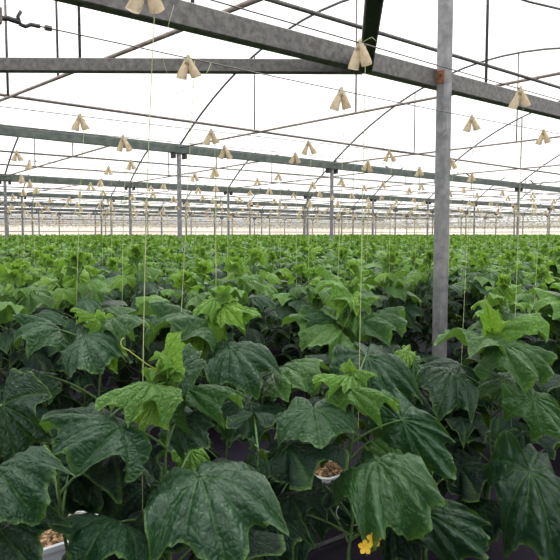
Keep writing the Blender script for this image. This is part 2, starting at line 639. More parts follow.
def custom_plant(x_foot, p, tip_y, label, leaves, tipleaves=6, tone_tip=.14, stem_top_x=None, seed=0, tendrils=(), flowers=(), lower=6):
    """leaves: (base px, tip px, depth of base, depth of tip, tone, var, width, normal)"""
    t = t_at(p, x_foot)
    foot = rp(p, t, 0.0)
    root = empty('cucumber_plant', foot)
    tag(root, label, 'plant', 'cucumber plants of the front row')
    Y = foot.y
    top = px(stem_top_x or x_foot, tip_y, Y)
    loc = lambda P: Vector(P) - foot
    r = random.Random(seed)
    stem = []
    for i in range(9):
        s = i / 8
        P = Vector((0, 0, 0)).lerp(loc(top), s)
        P += Vector((math.sin(i * 1.9 + seed) * .010, math.cos(i * 1.4 + seed) * .010, 0)) * (1 if 0 < i < 8 else 0)
        stem.append(P)
    hgt = stem[-1].z

    def at(z):
        s = max(0, min(.999, z / hgt)) * 8
        i = int(s); return stem[i].lerp(stem[i + 1], s - i)
    pets = []; objs = []
    for lv in leaves:
        (bx, by), (tx, ty), yb, yt, tone, var, w, nrm = lv
        b = loc(px(bx, by, yb)); tpt = loc(px(tx, ty, yt))
        d2 = math.hypot(b.x - at(b.z).x, b.y - at(b.z).y)
        a = at(max(.25, b.z - d2 * .55))
        pets.append((a, b))
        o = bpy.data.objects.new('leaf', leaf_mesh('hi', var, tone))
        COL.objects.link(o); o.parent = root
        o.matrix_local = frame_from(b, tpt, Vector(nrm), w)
    # leaves low down, the shade of the others put into their dark tone
    az = r.uniform(0, 6)
    for k in range(lower):
        az += 2.4 + r.uniform(-.4, .4)
        z = .34 + .45 * k / max(1, lower)
        out = Vector((math.cos(az), math.sin(az), 0))
        if out.y < -.3: out.y *= -.6
        a = at(z); b = a + out * .15 + Vector((0, 0, .08))
        tpt = b + (out + Vector((0, 0, -.6))).normalized() * r.uniform(.14, .19)
        pets.append((a, b))
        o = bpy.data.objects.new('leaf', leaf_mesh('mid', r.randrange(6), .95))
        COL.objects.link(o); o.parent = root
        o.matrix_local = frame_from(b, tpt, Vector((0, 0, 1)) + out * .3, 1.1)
    for k in range(tipleaves):
        a2 = k * 2.4 + seed
        el = math.radians(r.uniform(5, 70))
        d = Vector((math.cos(a2) * math.cos(el), math.sin(a2) * math.cos(el), math.sin(el)))
        b = stem[-1] + d * .015 - Vector((0, 0, .012 * k))
        o = bpy.data.objects.new('leaf', leaf_mesh('mid', r.randrange(6), tone_tip + .04 * k))
        COL.objects.link(o); o.parent = root
        pets.append((stem[-1] - Vector((0, 0, .015 * k)), b))
        o.matrix_local = frame_from(b, b + d * r.uniform(.022, .045) * (1 + .1 * k), Vector((-d.x * .4, -d.y * .4, .9)), 1.0)
    stem_mb(stem, pets, 8, 8).build('stem', M['stem'], root, smooth=True)
    for pts, rad in tendrils:
        mb = MB(); P3 = [loc(px(x, y, Yd)) for x, y, Yd in pts]
        # smooth polyline
        q = []
        for i in range(len(P3) - 1):
            p0 = P3[max(i - 1, 0)]; p1 = P3[i]; p2 = P3[i + 1]; p3 = P3[min(i + 2, len(P3) - 1)]
            for s in (0, .2, .4, .6, .8):
                q.append(.5 * ((2 * p1) + (p2 - p0) * s + (2 * p0 - 5 * p1 + 4 * p2 - p3) * s * s + (3 * p1 - p0 - 3 * p2 + p3) * s ** 3))
        q.append(P3[-1])
        mb.tube(q, rad, 6)
        mb.build('tendril', M['tendril'], root, smooth=True)
    for (fx, fy, Yd, sz) in flowers:
        c = loc(px(fx, fy, Yd)); mb = MB()
        n = Vector((0, -1, .35)).normalized(); u = Vector((1, 0, 0)); v = n.cross(u)
        for j in range(5):
            a = j * 2 * math.pi / 5 + .3
            e = u * math.cos(a) + v * math.sin(a); s_ = u * -math.sin(a) + v * math.cos(a)
            row = [(0, .0), (.35, .30), (.7, .36), (1, .05)]
            vs = []
            for (q1, q2) in row:
                c0 = c + e * q1 * sz + n * (.25 * q1 * sz)
                vs += [c0 - s_ * q2 * sz, c0 + n * (-.08 * sz), c0 + s_ * q2 * sz]
            fs = []
            for i in range(3):
                for k2 in range(2):
                    aa = i * 3 + k2; fs.append((aa, aa + 1, aa + 4, aa + 3))
            mb.add(vs, fs)
        mb.build('flower', M['flower'], root, smooth=True)
    return root


N_UP = (0.0, -.25, 1.0)
N_CAM = (0.0, -1.0, .75)
N_FACE = (0.0, -1.0, .35)
NL = (-.5, -.6, .9)
NR = (.5, -.6, .9)

custom_plant(163, 1.6, 368, 'front left cucumber plant with very large hanging leaf and curling yellow tendril', [
    ((200, 476), (226, 572), 1.60, 1.46, .66, 0, 1.28, (0.05, -.8, .95)),
    ((120, 428), (56, 464), 1.62, 1.56, .66, 1, .82, (-.2, -.6, 1)),
    ((152, 384), (98, 412), 1.72, 1.62, .50, 2, .78, (-.3, -.5, 1)),
    ((158, 399), (144, 443), 1.78, 1.74, .24, 5, .85, (-.6, -1, .3)),
    ((178, 420), (210, 448), 1.90, 1.84, .80, 2, 1.2, (.2, -.9, .6)),
    ((188, 390), (240, 408), 1.86, 1.80, .64, 4, .70, (.15, -.5, 1)),
    ((164, 366), (184, 330), 1.80, 1.86, .20, 5, .62, (-.6, -.8, .6)),
    ((172, 364), (154, 356), 1.80, 1.74, .35, 2, 1.0, (0, -.5, 1)),
    ((120, 522), (84, 575), 1.62, 1.50, .90, 3, 1.25, (-.1, -.9, .9)),
    ((128, 500), (98, 452), 2.0, 2.02, .70, 0, .9, (-.2, .3, 1)),
    ((190, 452), (200, 480), 2.0, 2.0, .45, 4, 1.2, (.1, -.8, .8)),
    ((172, 376), (200, 352), 1.85, 2.0, .66, 5, .6, (.2, -.3, 1)),
], stem_top_x=166, seed=1,
    tendrils=[([(166, 372, 1.8), (150, 366, 1.76), (136, 356, 1.72), (128, 350, 1.7), (122, 347, 1.69), (121, 341, 1.69), (124, 338, 1.69)], .0017)])

custom_plant(352, 1.6, 372, 'front centre cucumber plant with pale tip, a yellow flower low on it', [
    ((376, 460), (412, 540), 2.05, 1.92, .73, 1, .84, (.0, -1, .7)),
    ((314, 408), (322, 449), 2.15, 2.02, .68, 2, 1.95, (.0, -.8, .95)),
    ((350, 390), (396, 413), 2.15, 2.05, .46, 4, .62, (.1, -.6, 1)),
    ((366, 356), (396, 428), 2.50, 2.40, .78, 0, .9, (.1, -1, .8)),
    ((402, 420), (456, 476), 2.25, 2.20, .76, 2, .85, (-.1, -1, .5)),
    ((424, 512), (484, 552), 2.2, 2.15, .78, 4, .95, (.1, -1, .6)),
    ((345, 378), (313, 384), 2.2, 2.12, .40, 2, .7, (0, -.3, 1)),
    ((356, 372), (378, 378), 2.25, 2.2, .32, 2, .8, (.1, -.5, 1)),
    ((350, 376), (344, 394), 2.25, 2.12, .35, 2, .8, (.0, -.8, .8)),
    ((290, 512), (262, 560), 2.2, 2.15, .93, 3, 1.0, (-.2, -1, .6)),
    ((322, 500), (352, 532), 2.6, 2.5, .97, 0, 1.2, (-.1, -1, .8)),  # near-black leaf added to darken the container side
    ((392, 520), (420, 566), 2.3, 2.2, .97, 2, 1.2, (.1, -1, .8)),
    ((372, 440), (408, 460), 2.35, 2.3, .55, 3, .9, (.1, -.5, 1)),
], seed=2, lower=2, flowers=[(374, 539, 1.84, .024), (365, 547, 1.83, .022)])

custom_plant(495, 1.6, 335, 'front right cucumber plant with yellow-green tip and straight pale tendril beside the tall post', [
    ((452, 371), (436, 416), 2.75, 2.60, .70, 0, 1.05, (-.05, -.9, .8)),
    ((488, 338), (434, 347), 2.75, 2.66, .52, 5, .62, (.0, -.12, 1)),
    ((503, 346), (540, 386), 2.75, 2.65, .62, 1, .72, (.2, -.9, .8)),
    ((530, 470), (552, 566), 2.40, 2.25, .84, 4, .95, (-.1, -1, .6)),
    ((532, 398), (566, 440), 2.60, 2.55, .68, 2, 1.0, (.1, -1, .7)),
    ((500, 334), (545, 344), 2.9, 2.78, .42, 3, .62, (.1, -.4, 1)),
    ((492, 328), (486, 300), 2.85, 2.85, .25, 5, .6, (-.5, -1, .3)),
    ((496, 335), (514, 322), 2.9, 2.95, .20, 5, .8, (.3, -.8, .6)),
    ((460, 420), (424, 440), 3.0, 2.9, .85, 4, 1.1, (-.3, -.7, .8)),
    ((505, 378), (478, 398), 2.85, 2.8, .6, 2, 1.1, (0, -.6, .9)),
], stem_top_x=493, seed=3,
    tendrils=[([(497, 335, 2.85), (494, 322, 2.8), (489, 308, 2.78), (485, 299, 2.77), (486, 296, 2.77)], .0018)])

custom_plant(-150, 1.6, 425, 'cucumber plant mostly outside the left edge, two large leaves reaching into view', [
    ((-4, 468), (40, 524), 1.45, 1.38, .72, 1, 1.0, (.2, -1, .8)),
    ((2, 405), (26, 474), 1.62, 1.60, .88, 2, .95, (-.2, -1, .4)),
    ((-10, 520), (34, 572), 1.5, 1.42, .85, 0, 1.2, (0, -.8, .9)),
], seed=4, lower=3)

# second row of hand-placed plants behind the front four
custom_plant(232, 2.15, 296, 'cucumber plant in the second row with drooping blue-green leaf, directly behind the front left plant', [
    ((230, 348), (252, 396), 2.45, 2.35, .70, 0, 1.2, (.05, -.9, .8)),
    ((210, 330), (150, 352), 2.55, 2.42, .60, 3, .6, (-.2, -.5, 1)),
    ((222, 305), (245, 330), 2.6, 2.52, .26, 5, .8, (.1, -.8, .7)),
    ((215, 300), (195, 318), 2.6, 2.5, .30, 2, .8, (-.1, -.6, .9)),
    ((228, 312), (262, 318), 2.65, 2.6, .38, 2, 1.0, (.1, -.6, 1)),
    ((250, 400), (228, 440), 2.5, 2.45, .8, 1, 1.1, (-.1, -.8, .8)),
    ((276, 372), (312, 398), 2.6, 2.5, .55, 3, 1.0, (.1, -.6, 1)),
    ((205, 322), (188, 352), 2.55, 2.5, .2, 4, .9, (-.3, -1, .5)),
], stem_top_x=222, seed=5)
custom_plant(100, 2.15, 320, 'cucumber plant in the second row at left with a hanging folded dark leaf', [
    ((84, 337), (98, 374), 2.15, 2.05, .68, 4, 1.3, (-.05, -1, .7)),
    ((60, 330), (20, 350), 2.25, 2.2, .72, 3, 1.0, (-.2, -.6, 1)),
    ((112, 318), (150, 330), 2.2, 2.1, .55, 2, .8, (.2, -.5, 1)),
    ((96, 318), (70, 312), 2.2, 2.15, .30, 2, .7, (-.1, -.5, 1)),
    ((104, 342), (118, 374), 2.25, 2.2, .22, 5, .8, (.3, -1, .4)),
    ((40, 374), (6, 398), 2.2, 2.15, .8, 0, 1.0, (-.2, -.6, .9)),
], seed=6)
custom_plant(352, 2.15, 285, 'second row cucumber plant with pale tip, directly behind the front centre plant', [
    ((340, 330), (302, 352), 2.95, 2.85, .6, 1, 1.1, (-.1, -.7, .9)),
    ((352, 296), (338, 318), 3.0, 2.9, .22, 5, .8, (-.2, -.9, .6)),
    ((354, 300), (382, 300), 3.0, 2.95, .42, 2, 1.0, (.1, -.5, 1)),
    ((350, 300), (316, 296), 3.0, 2.95, .42, 3, .9, (-.1, -.4, 1)),
    ((362, 322), (402, 338), 2.95, 2.85, .58, 1, .8, (.1, -.6, 1)),
    ((330, 318), (300, 318), 2.95, 2.9, .60, 4, .85, (-.1, -.5, 1)),
    ((356, 310), (358, 340), 3.0, 2.9, .46, 0, .9, (.0, -.9, .7)),
], seed=7)
custom_plant(410, 2.15, 352, 'second row cucumber plant whose leaves hide the foot of the tall grey post', [
    ((414, 362), (430, 392), 3.1, 3.0, .7, 2, 1.1, (.1, -.9, .7)),
    ((406, 352), (396, 372), 3.1, 3.05, .3, 4, 1.0, (-.2, -.9, .6)),
    ((404, 380), (382, 408), 3.1, 3.0, .8, 0, 1.1, (-.2, -.8, .8)),
    ((420, 392), (446, 420), 3.1, 3.0, .85, 1, 1.1, (.2, -.8, .8)),
], stem_top_x=408, seed=8, tipleaves=4)

# plants added low in the front rows, toned near black to darken the gaps
custom_plant(258, 1.6, 448, 'shade-toned filler cucumber plant in the gap between the front left and front centre plants', [
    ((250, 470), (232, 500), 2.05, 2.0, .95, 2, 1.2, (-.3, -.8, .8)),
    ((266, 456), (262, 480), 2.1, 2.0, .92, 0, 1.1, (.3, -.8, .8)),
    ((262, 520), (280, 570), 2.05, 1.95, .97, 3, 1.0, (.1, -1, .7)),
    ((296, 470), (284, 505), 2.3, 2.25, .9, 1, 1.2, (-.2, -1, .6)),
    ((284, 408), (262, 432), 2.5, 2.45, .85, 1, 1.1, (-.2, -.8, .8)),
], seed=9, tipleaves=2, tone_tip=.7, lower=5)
custom_plant(432, 1.6, 440, 'shade-toned filler cucumber plant in the gap between the front centre and front right plants', [
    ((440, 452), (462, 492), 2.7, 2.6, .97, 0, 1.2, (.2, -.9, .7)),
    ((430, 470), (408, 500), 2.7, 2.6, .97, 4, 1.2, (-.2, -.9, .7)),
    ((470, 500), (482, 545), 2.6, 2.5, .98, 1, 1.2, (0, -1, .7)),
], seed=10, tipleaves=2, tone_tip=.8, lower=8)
custom_plant(60, 1.6, 446, 'shade-toned filler cucumber plant at the left under the drooping leaf of the front left plant', [
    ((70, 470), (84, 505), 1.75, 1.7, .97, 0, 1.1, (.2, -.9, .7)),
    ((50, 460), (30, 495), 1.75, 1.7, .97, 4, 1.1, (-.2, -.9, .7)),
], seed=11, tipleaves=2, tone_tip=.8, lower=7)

# ---- prototypes and copies
protoD = [make_detailed(100 + i, 1.14 + .04 * (i % 4), 23, .132) for i in range(7)]
protoS = [make_simple(200 + i, 1.14 + .035 * (i % 5), 20, .14) for i in range(9)]
usedD, usedS = set(), set()
custom_t = {1.6: [(t_at(1.6, x)) for x in (-150, 163, 352, 495)], 2.15: [t_at(2.15, x) for x in (100, 232, 352, 410)]}

spots = []
for ri, p in enumerate(rows):
    t = t_at(p, 0) - 1.3 - (ri % 3) * .2
    while t < T_END - 1.2:
        tt = t + random.uniform(-.10, .10); t += .56
        pp = p + random.uniform(-.07, .07)
        P = rp(pp, tt, 1.2)
        if P.y < 1.0 or not in_view(P, 110 if P.y < 6 else 50): continue
        if p < 1.7:
            if min(abs(tt - c) for c in custom_t[1.6]) < .9 or tt < 3: 
                if not tt > 3.2: continue
        if 2.0 < p < 2.3 and min(abs(tt - c) for c in custom_t[2.15]) < .30: continue
        q = proj(P)
        spots.append((q[2], pp, tt, ri, q[0]))
spots.sort()
# keep the foot of the tall post in sight: nothing tall right in front of it
POST = rp(3.28, t_at(3.28, 442))
near = []; rest = []
for s in spots:
    z, pp, tt, ri, sx = s
    P = rp(pp, tt)
    if (P - POST).length < .28 or (400 < sx < 480 and z < 4.6): continue
    (near if len(near) < 292 else rest).append(s)

rownames = {}
order_in_row = {}
for s in near:
    order_in_row.setdefault(s[3], []).append(s)
for r_ in order_in_row:
    order_in_row[r_].sort(key=lambda s: s[4])
for i, s in enumerate(near):
    z, pp, tt, ri, sx = s
    det = i < 75
    pool, used = (protoD, usedD) if det else (protoS, usedS)
    j = random.randrange(len(pool))
    if len(used) < len(pool): j = len(used)
    if j in used:
        o = copy_tree(pool[j])
    else:
        o = pool[j]; used.add(j)
    o.location = rp(pp, tt, 0)
    o.scale = (1, 1, random.uniform(.93, 1.03) * (.84 if 385 < sx < 480 and z < 5.5 else 1))
    o.rotation_euler = (random.uniform(-.03, .03), random.uniform(-.03, .03), random.uniform(0, 6.28))
    inside = [q for q in order_in_row[ri] if 0 <= q[4] <= 560]
    if ri <= 4 and s in inside and inside.index(s) < 20:
        rn = {0: 'front row', 1: 'second row', 2: 'third row', 3: 'fourth row', 4: 'fifth row'}[ri]
        lab = 'leafy green cucumber plant, %s from the left among fillers of the %s' % (ORD[inside.index(s)], rn)
        tag(o, lab, 'plant', 'cucumber plants in the near rows')
    elif ri <= 4:
        tag(o, 'leafy cucumber plant growing just past the edge of the view', 'plant', 'cucumber plants past the edges')
    elif z < 10:
        tag(o, 'yellow-green topped cucumber plant in the crop between near rows and first thin post', 'plant', 'cucumber plants in the middle of the crop')
    else:
        tag(o, 'small-looking cucumber plant in the crop around the first line of thin posts', 'plant', 'cucumber plants further back in the crop')

# the many thousand plants beyond: one mass
TV, TF, TA, TU = [], [], [], []
n = 0
planned = [plan_plant(300 + i, 1.17 + .03 * i, 13, .19) for i in range(6)]
pm = []
for st, lv, pt in planned:
    lv2 = [l for l in lv if l[0].z > .6]
    V, Fc, A, U = merged_foliage(lv2, 'tiny')
    tri = np.array([f for f in Fc if len(f) == 3]); pm.append((V, tri, A, U))
lod = []
for s in rest:
    z, pp, tt, ri, sx = s
    if rp(pp, tt).y > 118: continue
    V, tri, A, U = pm[random.randrange(6)]
    a = random.uniform(0, 6.28); c, si = math.cos(a), math.sin(a)
    o = rp(pp, tt, random.uniform(-.07, .04))
    V2 = np.stack([V[:, 0] * c - V[:, 1] * si + o.x, V[:, 0] * si + V[:, 1] * c + o.y, V[:, 2] + o.z], 1)
    TV.append(V2); TF.append(tri + n); TA.append(A); TU.append(U); n += len(V)
V = np.concatenate(TV).astype(np.float32); T = np.concatenate(TF).astype(np.int32)
me = bpy.data.meshes.new('distant_crop')
me.vertices.add(len(V)); me.vertices.foreach_set('co', V.ravel())
me.loops.add(len(T) * 3); me.loops.foreach_set('vertex_index', T.ravel())
me.polygons.add(len(T)); me.polygons.foreach_set('loop_start', np.arange(0, len(T) * 3, 3, dtype=np.int32))
me.polygons.foreach_set('loop_total', np.full(len(T), 3, dtype=np.int32))
me.update(calc_edges=True)
set_attr(me, 'lf', np.concatenate(TA)); set_attr(me, 'flat', np.concatenate(TU))
me.materials.append(M['leaf'])
ob = bpy.data.objects.new('distant_crop', me); COL.objects.link(ob)
tag(ob, 'mass of bright green cucumber plants filling the greenhouse to the far wall', 'plants', kind='stuff')
print('distant plants', len(TV), 'tris', len(T))

# ---------------------------------------------------------------- steel frame
HG = 2.12                                   # gutter above the eye
GP = [14.9, 24.7, 34.7, 44.8, 54.8, 64.6]   # gutter lines
T0 = t_at(14.9, 180)
TG = [t_at(14.9, 180), t_at(24.7, 131), t_at(34.7, 112), t_at(44.8, 102), t_at(54.8, 96), t_at(64.6, 60)]
GH = {14.9: 2.2}
LINE = ['nearest', 'second', 'third', 'fourth', 'fifth', 'last']


def gutter_z(p, t):
    if p < 15:
        return H + 2.25 - .0085 * (t - T0)
    return H + 2.08


DT = (t_at(14.9, 517) - T0) / 3
post_list = []
for gi, p in enumerate(GP):
    t_lo = t_at(p, -90); t_hi = min(T_END, t_at(p, 640))
    # gutter: open trough with rolled lips
    mb = MB(); w1, w0, hh = .11, .065, .20
    pr = [(-w1 - .025, 0), (-w1, 0), (-w1, -.04), (-w0, -hh), (w0, -hh), (w1, -.04), (w1, 0), (w1 + .025, 0), (w1 + .025, -.015),
          (w1 + .012, -.015), (w1 + .012, -.05), (w0 + .012, -hh - .015), (-w0 - .012, -hh - .015), (-w1 - .012, -.05), (-w1 - .012, -.015), (-w1 - .025, -.015)]
    a = rp(p, t_lo, gutter_z(p, t_lo) + .10); b = rp(p, t_hi, gutter_z(p, t_hi) + .10)
    vs = [a + NN * x + Vector((0, 0, z)) for x, z in pr] + [b + NN * x + Vector((0, 0, z)) for x, z in pr]
    m_ = len(pr)
    mb.add(vs, [(i, (i + 1) % m_, m_ + (i + 1) % m_, m_ + i) for i in range(m_)])
    g = mb.build('roof_gutter', M['gutter'], origin=a)
    tag(g, 'grey-green steel roof gutter, %s of the lines behind the heavy beam' % LINE[gi], 'gutter', 'roof gutters')
    # posts
    T1 = TG[gi]; kmin = math.ceil((t_lo - T1) / 5.0); kmax = math.floor((min(t_hi, T_END - 1.5) - T1) / 5.0)
    vis = []
    for k in range(kmin, kmax + 1):
        t = T1 + (5.0 if p > 15 else DT) * k
        vis.append(t)
    inframe = [t for t in vis if 0 <= proj(rp(p, t, H + 2))[0] <= 560]
    for t in vis:
        zt = gutter_z(p, t) - .12
        root = empty('support_post', rp(p, t, 0))
        ph = MB(); ph.beam(Vector((0, 0, 0)), Vector((0, 0, zt)), .095, .095, .15, up=NN)
        ph.build('post_shaft', M['post'], root)
        br = MB()
        br.box((0, 0, zt + .02), (.42, .15, .07), DD, NN)
        for s in (-1, 1):
            br.box(DD * s * .17 + Vector((0, 0, zt - .06)), (.07, .16, .16), DD, NN)
        br.build('clamp_bracket', M['bracket'], root)
        if t in inframe and gi < 4:
            tag(root, 'thin grey post with dark clamp, %s from the left under the %s gutter' % (ORD[min(19, inframe.index(t))], LINE[gi]), 'post', 'posts under the gutters')
        elif t in inframe:
            tag(root, 'tiny distant grey post under the %s roof gutter' % LINE[gi], 'post', 'most distant posts under the %s gutter' % LINE[gi])
        else:
            tag(root, 'thin grey steel post of the %s gutter, outside the picture' % LINE[gi], 'post', 'posts outside the picture')
        # arch from this gutter towards the camera
        span = 12.0 if p < 15 else (GP[gi] - GP[gi - 1]); R = 2.13
        pn = p - span
        z0 = gutter_z(p, t); z1 = gutter_z(max(pn, 14.9), t)
        if p < 15: z1 = H + 2.2
        ar = empty('roof_arch', rp(p, t, z0 + .05))
        o0 = rp(p, t, z0 + .05)
        pts = []
        nseg = 22
        for i in range(nseg + 1):
            s = i / nseg
            pts.append(rp(p - span * s, t, z0 + .05 + (z1 - z0) * s + R * (1 - (2 * s - 1) ** 2)) - o0)
        mb = MB(); mb.tube(pts, .026 if p < 15 else .032, 6)
        mb.build('arch_tube', M['galv'], ar, smooth=True)
        mb = MB()
        ta = rp(p, t, z0 + .03); tb = rp(pn, t, z1 + .05)
        if p < 15 and proj(ta)[0] < 0:
            ya = px(0, 0, ta.y); xa = 280 + F * ta.x / ta.y
            ta.z = px(xa, 102 - .4 * xa, ta.y).z
            xb = 280 + F * tb.x / tb.y; tb.z = px(xb, 102 - .4 * xb, tb.y).z
        mb.tube([ta - o0, tb - o0], .024, 6)
        mb.build('tie_bar', M['tie'], ar, smooth=True)
        for s in ((.275, .535) if p < 15 else (.33, .655)):
            zz = (ta.lerp(tb, s)).z
            za = z0 + .05 + (z1 - z0) * s + R * (1 - (2 * s - 1) ** 2)
            mb = MB(); mb.tube([rp(p - span * s, t, zz) - o0, rp(p - span * s, t, za) - o0], .017, 5)
            mb.build('hanger_rod', M['galv'], ar, smooth=True)
        if t in inframe and gi < 3:
            tag(ar, 'curved roof arch with tie bar, %s from the left along the %s gutter' % (ORD[min(19, inframe.index(t))], LINE[gi]), 'arch', 'roof arches')
        else:
            tag(ar, 'roof arch with tie bar springing from the %s gutter far from the middle' % LINE[gi], 'arch', 'outer roof arches of the %s gutter' % LINE[gi])
    # long pipes laid on the tie bars
    for s, rad in ((3.3, .028),) + (((6.7, .024),) if p > 15 else ()):
        pz = gutter_z(p, 0) + (.10 if p < 15 else .12)
        a = rp(p - s, t_at(p - s, -90), pz); b = rp(p - s, min(T_END, t_at(p - s, 640)), pz)
        if p < 15:
            a = px(-60, 86, a.y); b = rp(p - s, t_at(p - s, 600)); b = px(600, 180, b.y)
        mb = MB(); mb.tube([a, b], rad, 6)
        o = mb.build('roof_pipe', M['pipe'], origin=a)
        tag(o, 'thin brown-grey pipe running under the roof %s the %s gutter' % ('just in front of' if s < 5 else 'well in front of', LINE[gi]), 'pipe', 'long pipes under the roof')

# pipe carrying the near ends of the first arches
mb = MB(); a = rp(4.9, t_at(4.9, -60), H + 2.24); b = rp(4.9, t_at(4.9, 700), H + 2.2)
mb.tube([a, b], .024, 8)
tag(mb.build('roof_pipe', M['galv'], origin=a, smooth=True), 'grey steel pipe running parallel just above the heavy beam', 'pipe')

# heavy beam, tall post, two diagonal braces
tA0, tA1 = t_at(3.28, -120), t_at(3.28, 640)
HB = H + 1.275
mb = MB(); mb.beam(rp(3.28, tA0, HB - .015), rp(3.28, tA1, HB - .030), .09, .145, .08)
tag(mb.build('steel_beam', M['galv'], origin=rp(3.28, tA0, HB)), 'heavy grey galvanised beam running from top left behind the tall post to the right', 'beam')
tp = t_at(3.20, 441)
root = empty('tall_post', rp(3.20, tp, 0))
mb = MB(); mb.beam((0, 0, 0), (0, 0, H + 2.15), .100, .100, .16, up=NN)
mb.build('post_shaft', M['post'], root)
mb = MB(); mb.box(Vector((0, 0, HB - .02)) - DD * .05, (.012, .075, .10), DD, NN)
mb.tube([Vector((0, 0, HB)) - DD * .05, Vector((0, 0, HB)) - DD * .066], .014, 6)
mb.build('rusty_joint', M['rust'], root)['label'] = 'rust-brown bolted joint'
tag(root, 'tall thick galvanised steel post standing right of centre, rust stain at the beam', 'post')
# hanging rods that carry the heavy beam
for xx, lab in ((482, 'thin steel rod rising from the heavy beam right of the tall post'), (195, 'thin steel rod rising from the heavy beam near its left end')):
    t = t_at(3.28, xx); mb = MB()
    mb.tube([rp(3.28, t, HB + .05), rp(3.28, t, H + 3.6)], .013, 6)
    tag(mb.build('hanger_rod', M['galv'], origin=rp(3.28, t, HB + .05), smooth=True), lab, 'rod', 'rods above the heavy beam')
J = rp(3.28, t_at(3.28, 364), HB - .055)
mb = MB(); e = J + Vector((-.102, -1, 0)) * 4.9
mb.beam(J + Vector((0, 0, .0)), e, .094, .09, .1)
tag(mb.build('brace_beam', M['dark'], origin=J), 'dark underside of a brace beam coming from the heavy beam over the camera', 'beam')
mb = MB(); e = Vector((-3.6, J.y, HB - .035))
mb.beam(Vector((J.x - .02, J.y, HB - .055)), e, .07, .098, .1)
tag(mb.build('brace_beam', M['galv'], origin=J), 'level grey steel beam crossing the upper left, ending at the heavy beam', 'beam')
t = 0
mb = MB(); P = px(80, 60, J.y); mb.tube([P, Vector((P.x, P.y, H + 3.3))], .011, 6)
tag(mb.build('hanger_rod', M['galv'], origin=P, smooth=True), 'thin steel rod rising from the level beam at upper left', 'rod', 'rods above the heavy beam')
mb = MB(); P = px(8, 96, 8.2); mb.tube([P, Vector((P.x, P.y, H + 3.4))], .016, 6)
tag(mb.build('hanger_rod', M['galv'], origin=P, smooth=True), 'thin steel rod hanging down behind the level beam at the far left', 'rod')
# near beam over the right shoulder
mb = MB(); z_ = H + 1.30
mb.beam(rp(1.68, t_at(1.68, 500), z_), rp(1.68, t_at(1.68, 640), z_), .085, .11, .1)
tag(mb.build('steel_beam', M['dark'], origin=rp(1.68, t_at(1.68, 500), z_)), 'dark beam cutting the top right corner of the picture', 'beam')
mb = MB()
P = [px(505, -6, 7.0), px(530, 2, 7.1), px(560, 9, 7.3), px(600, 14, 7.5)]
mb.tube(P, .013, 6)
tag(mb.build('roof_pipe', M['galv'], origin=P[0], smooth=True), 'short stretch of thin pipe in the top right corner beside the dark beam', 'pipe')

# ---------------------------------------------------------------- wires, pouches, twines
HW = 0.735
wires = [p for p in rows if p < 60]


def wire_z(p, t):
    return H + HW - (.062 if p < 3 else .042) + .010 * math.sin(t * .9 + p)


for wi, p in enumerate(wires):
    if p > 45: break
    t0_, t1_ = t_at(p, -60), min(T_END, t_at(p, 620))
    mb = MB(); nseg = 24 if p < 10 else 8
    x0 = t_at(p, 46) if wi == 1 else t0_
    pts = [rp(p, x0 + (t1_ - x0) * i / nseg, wire_z(p, x0 + (t1_ - x0) * i / nseg)) for i in range(nseg + 1)]
    mb.tube(pts, .0026 if p < 10 else .006, 5)
    o = mb.build('support_wire', M['wire'], origin=pts[0], smooth=True)
    tag(o, 'thin taut crop wire above the plants, %s' % (ORD[wi] + ' counted from the camera' if wi < 20 else 'one of the far ones almost merging together'), 'wire',
        'crop wires above the rows' if wi < 20 else 'far crop wires')

# turnbuckle at the left end of the second wire
p = 2.15
A = rp(p, t_at(p, 46), wire_z(p, t_at(p, 46)))
d = DD
root = empty('turnbuckle', A); root.scale = (1.35, 1.35, 1.6)
mb = MB()
q = lambda s, dz=0.0, dn=0.0: -d * s + Vector((0, 0, dz)) + NN * dn
mb.tube([q(0), q(.022), q(.034, -.006), q(.046, -.004), q(.052, .010), q(.044, .022)], .0045, 6)
mb.tube([q(.048, 0), q(.075, .003), q(.085, .001), q(.11, .004)], .0055, 6)
mb.build('hook', M['bracket'], root, smooth=True)
mb = MB()
for s in (-1, 1):
    mb.beam(q(.10, .004 + s * .011), q(.235, .008 + s * .011), .011, .006)
mb.box(q(.10, .004), (.02, .02, .03), d, NN); mb.box(q(.235, .008), (.02, .02, .03), d, NN)
mb.build('frame', M['pipe'], root)
mb = MB(); mb.tube([q(.13, .005), q(.5, .012)], .005, 6)
mb.build('threaded_rod', M['bracket'], root)
mb = MB(); mb.tube([q(-.012), q(-.028)], .006, 6)
mb.build('wire_clamp', M['wire'], root)
tag(root, 'rusty turnbuckle with hook tensioning the wire at the upper left', 'turnbuckle')


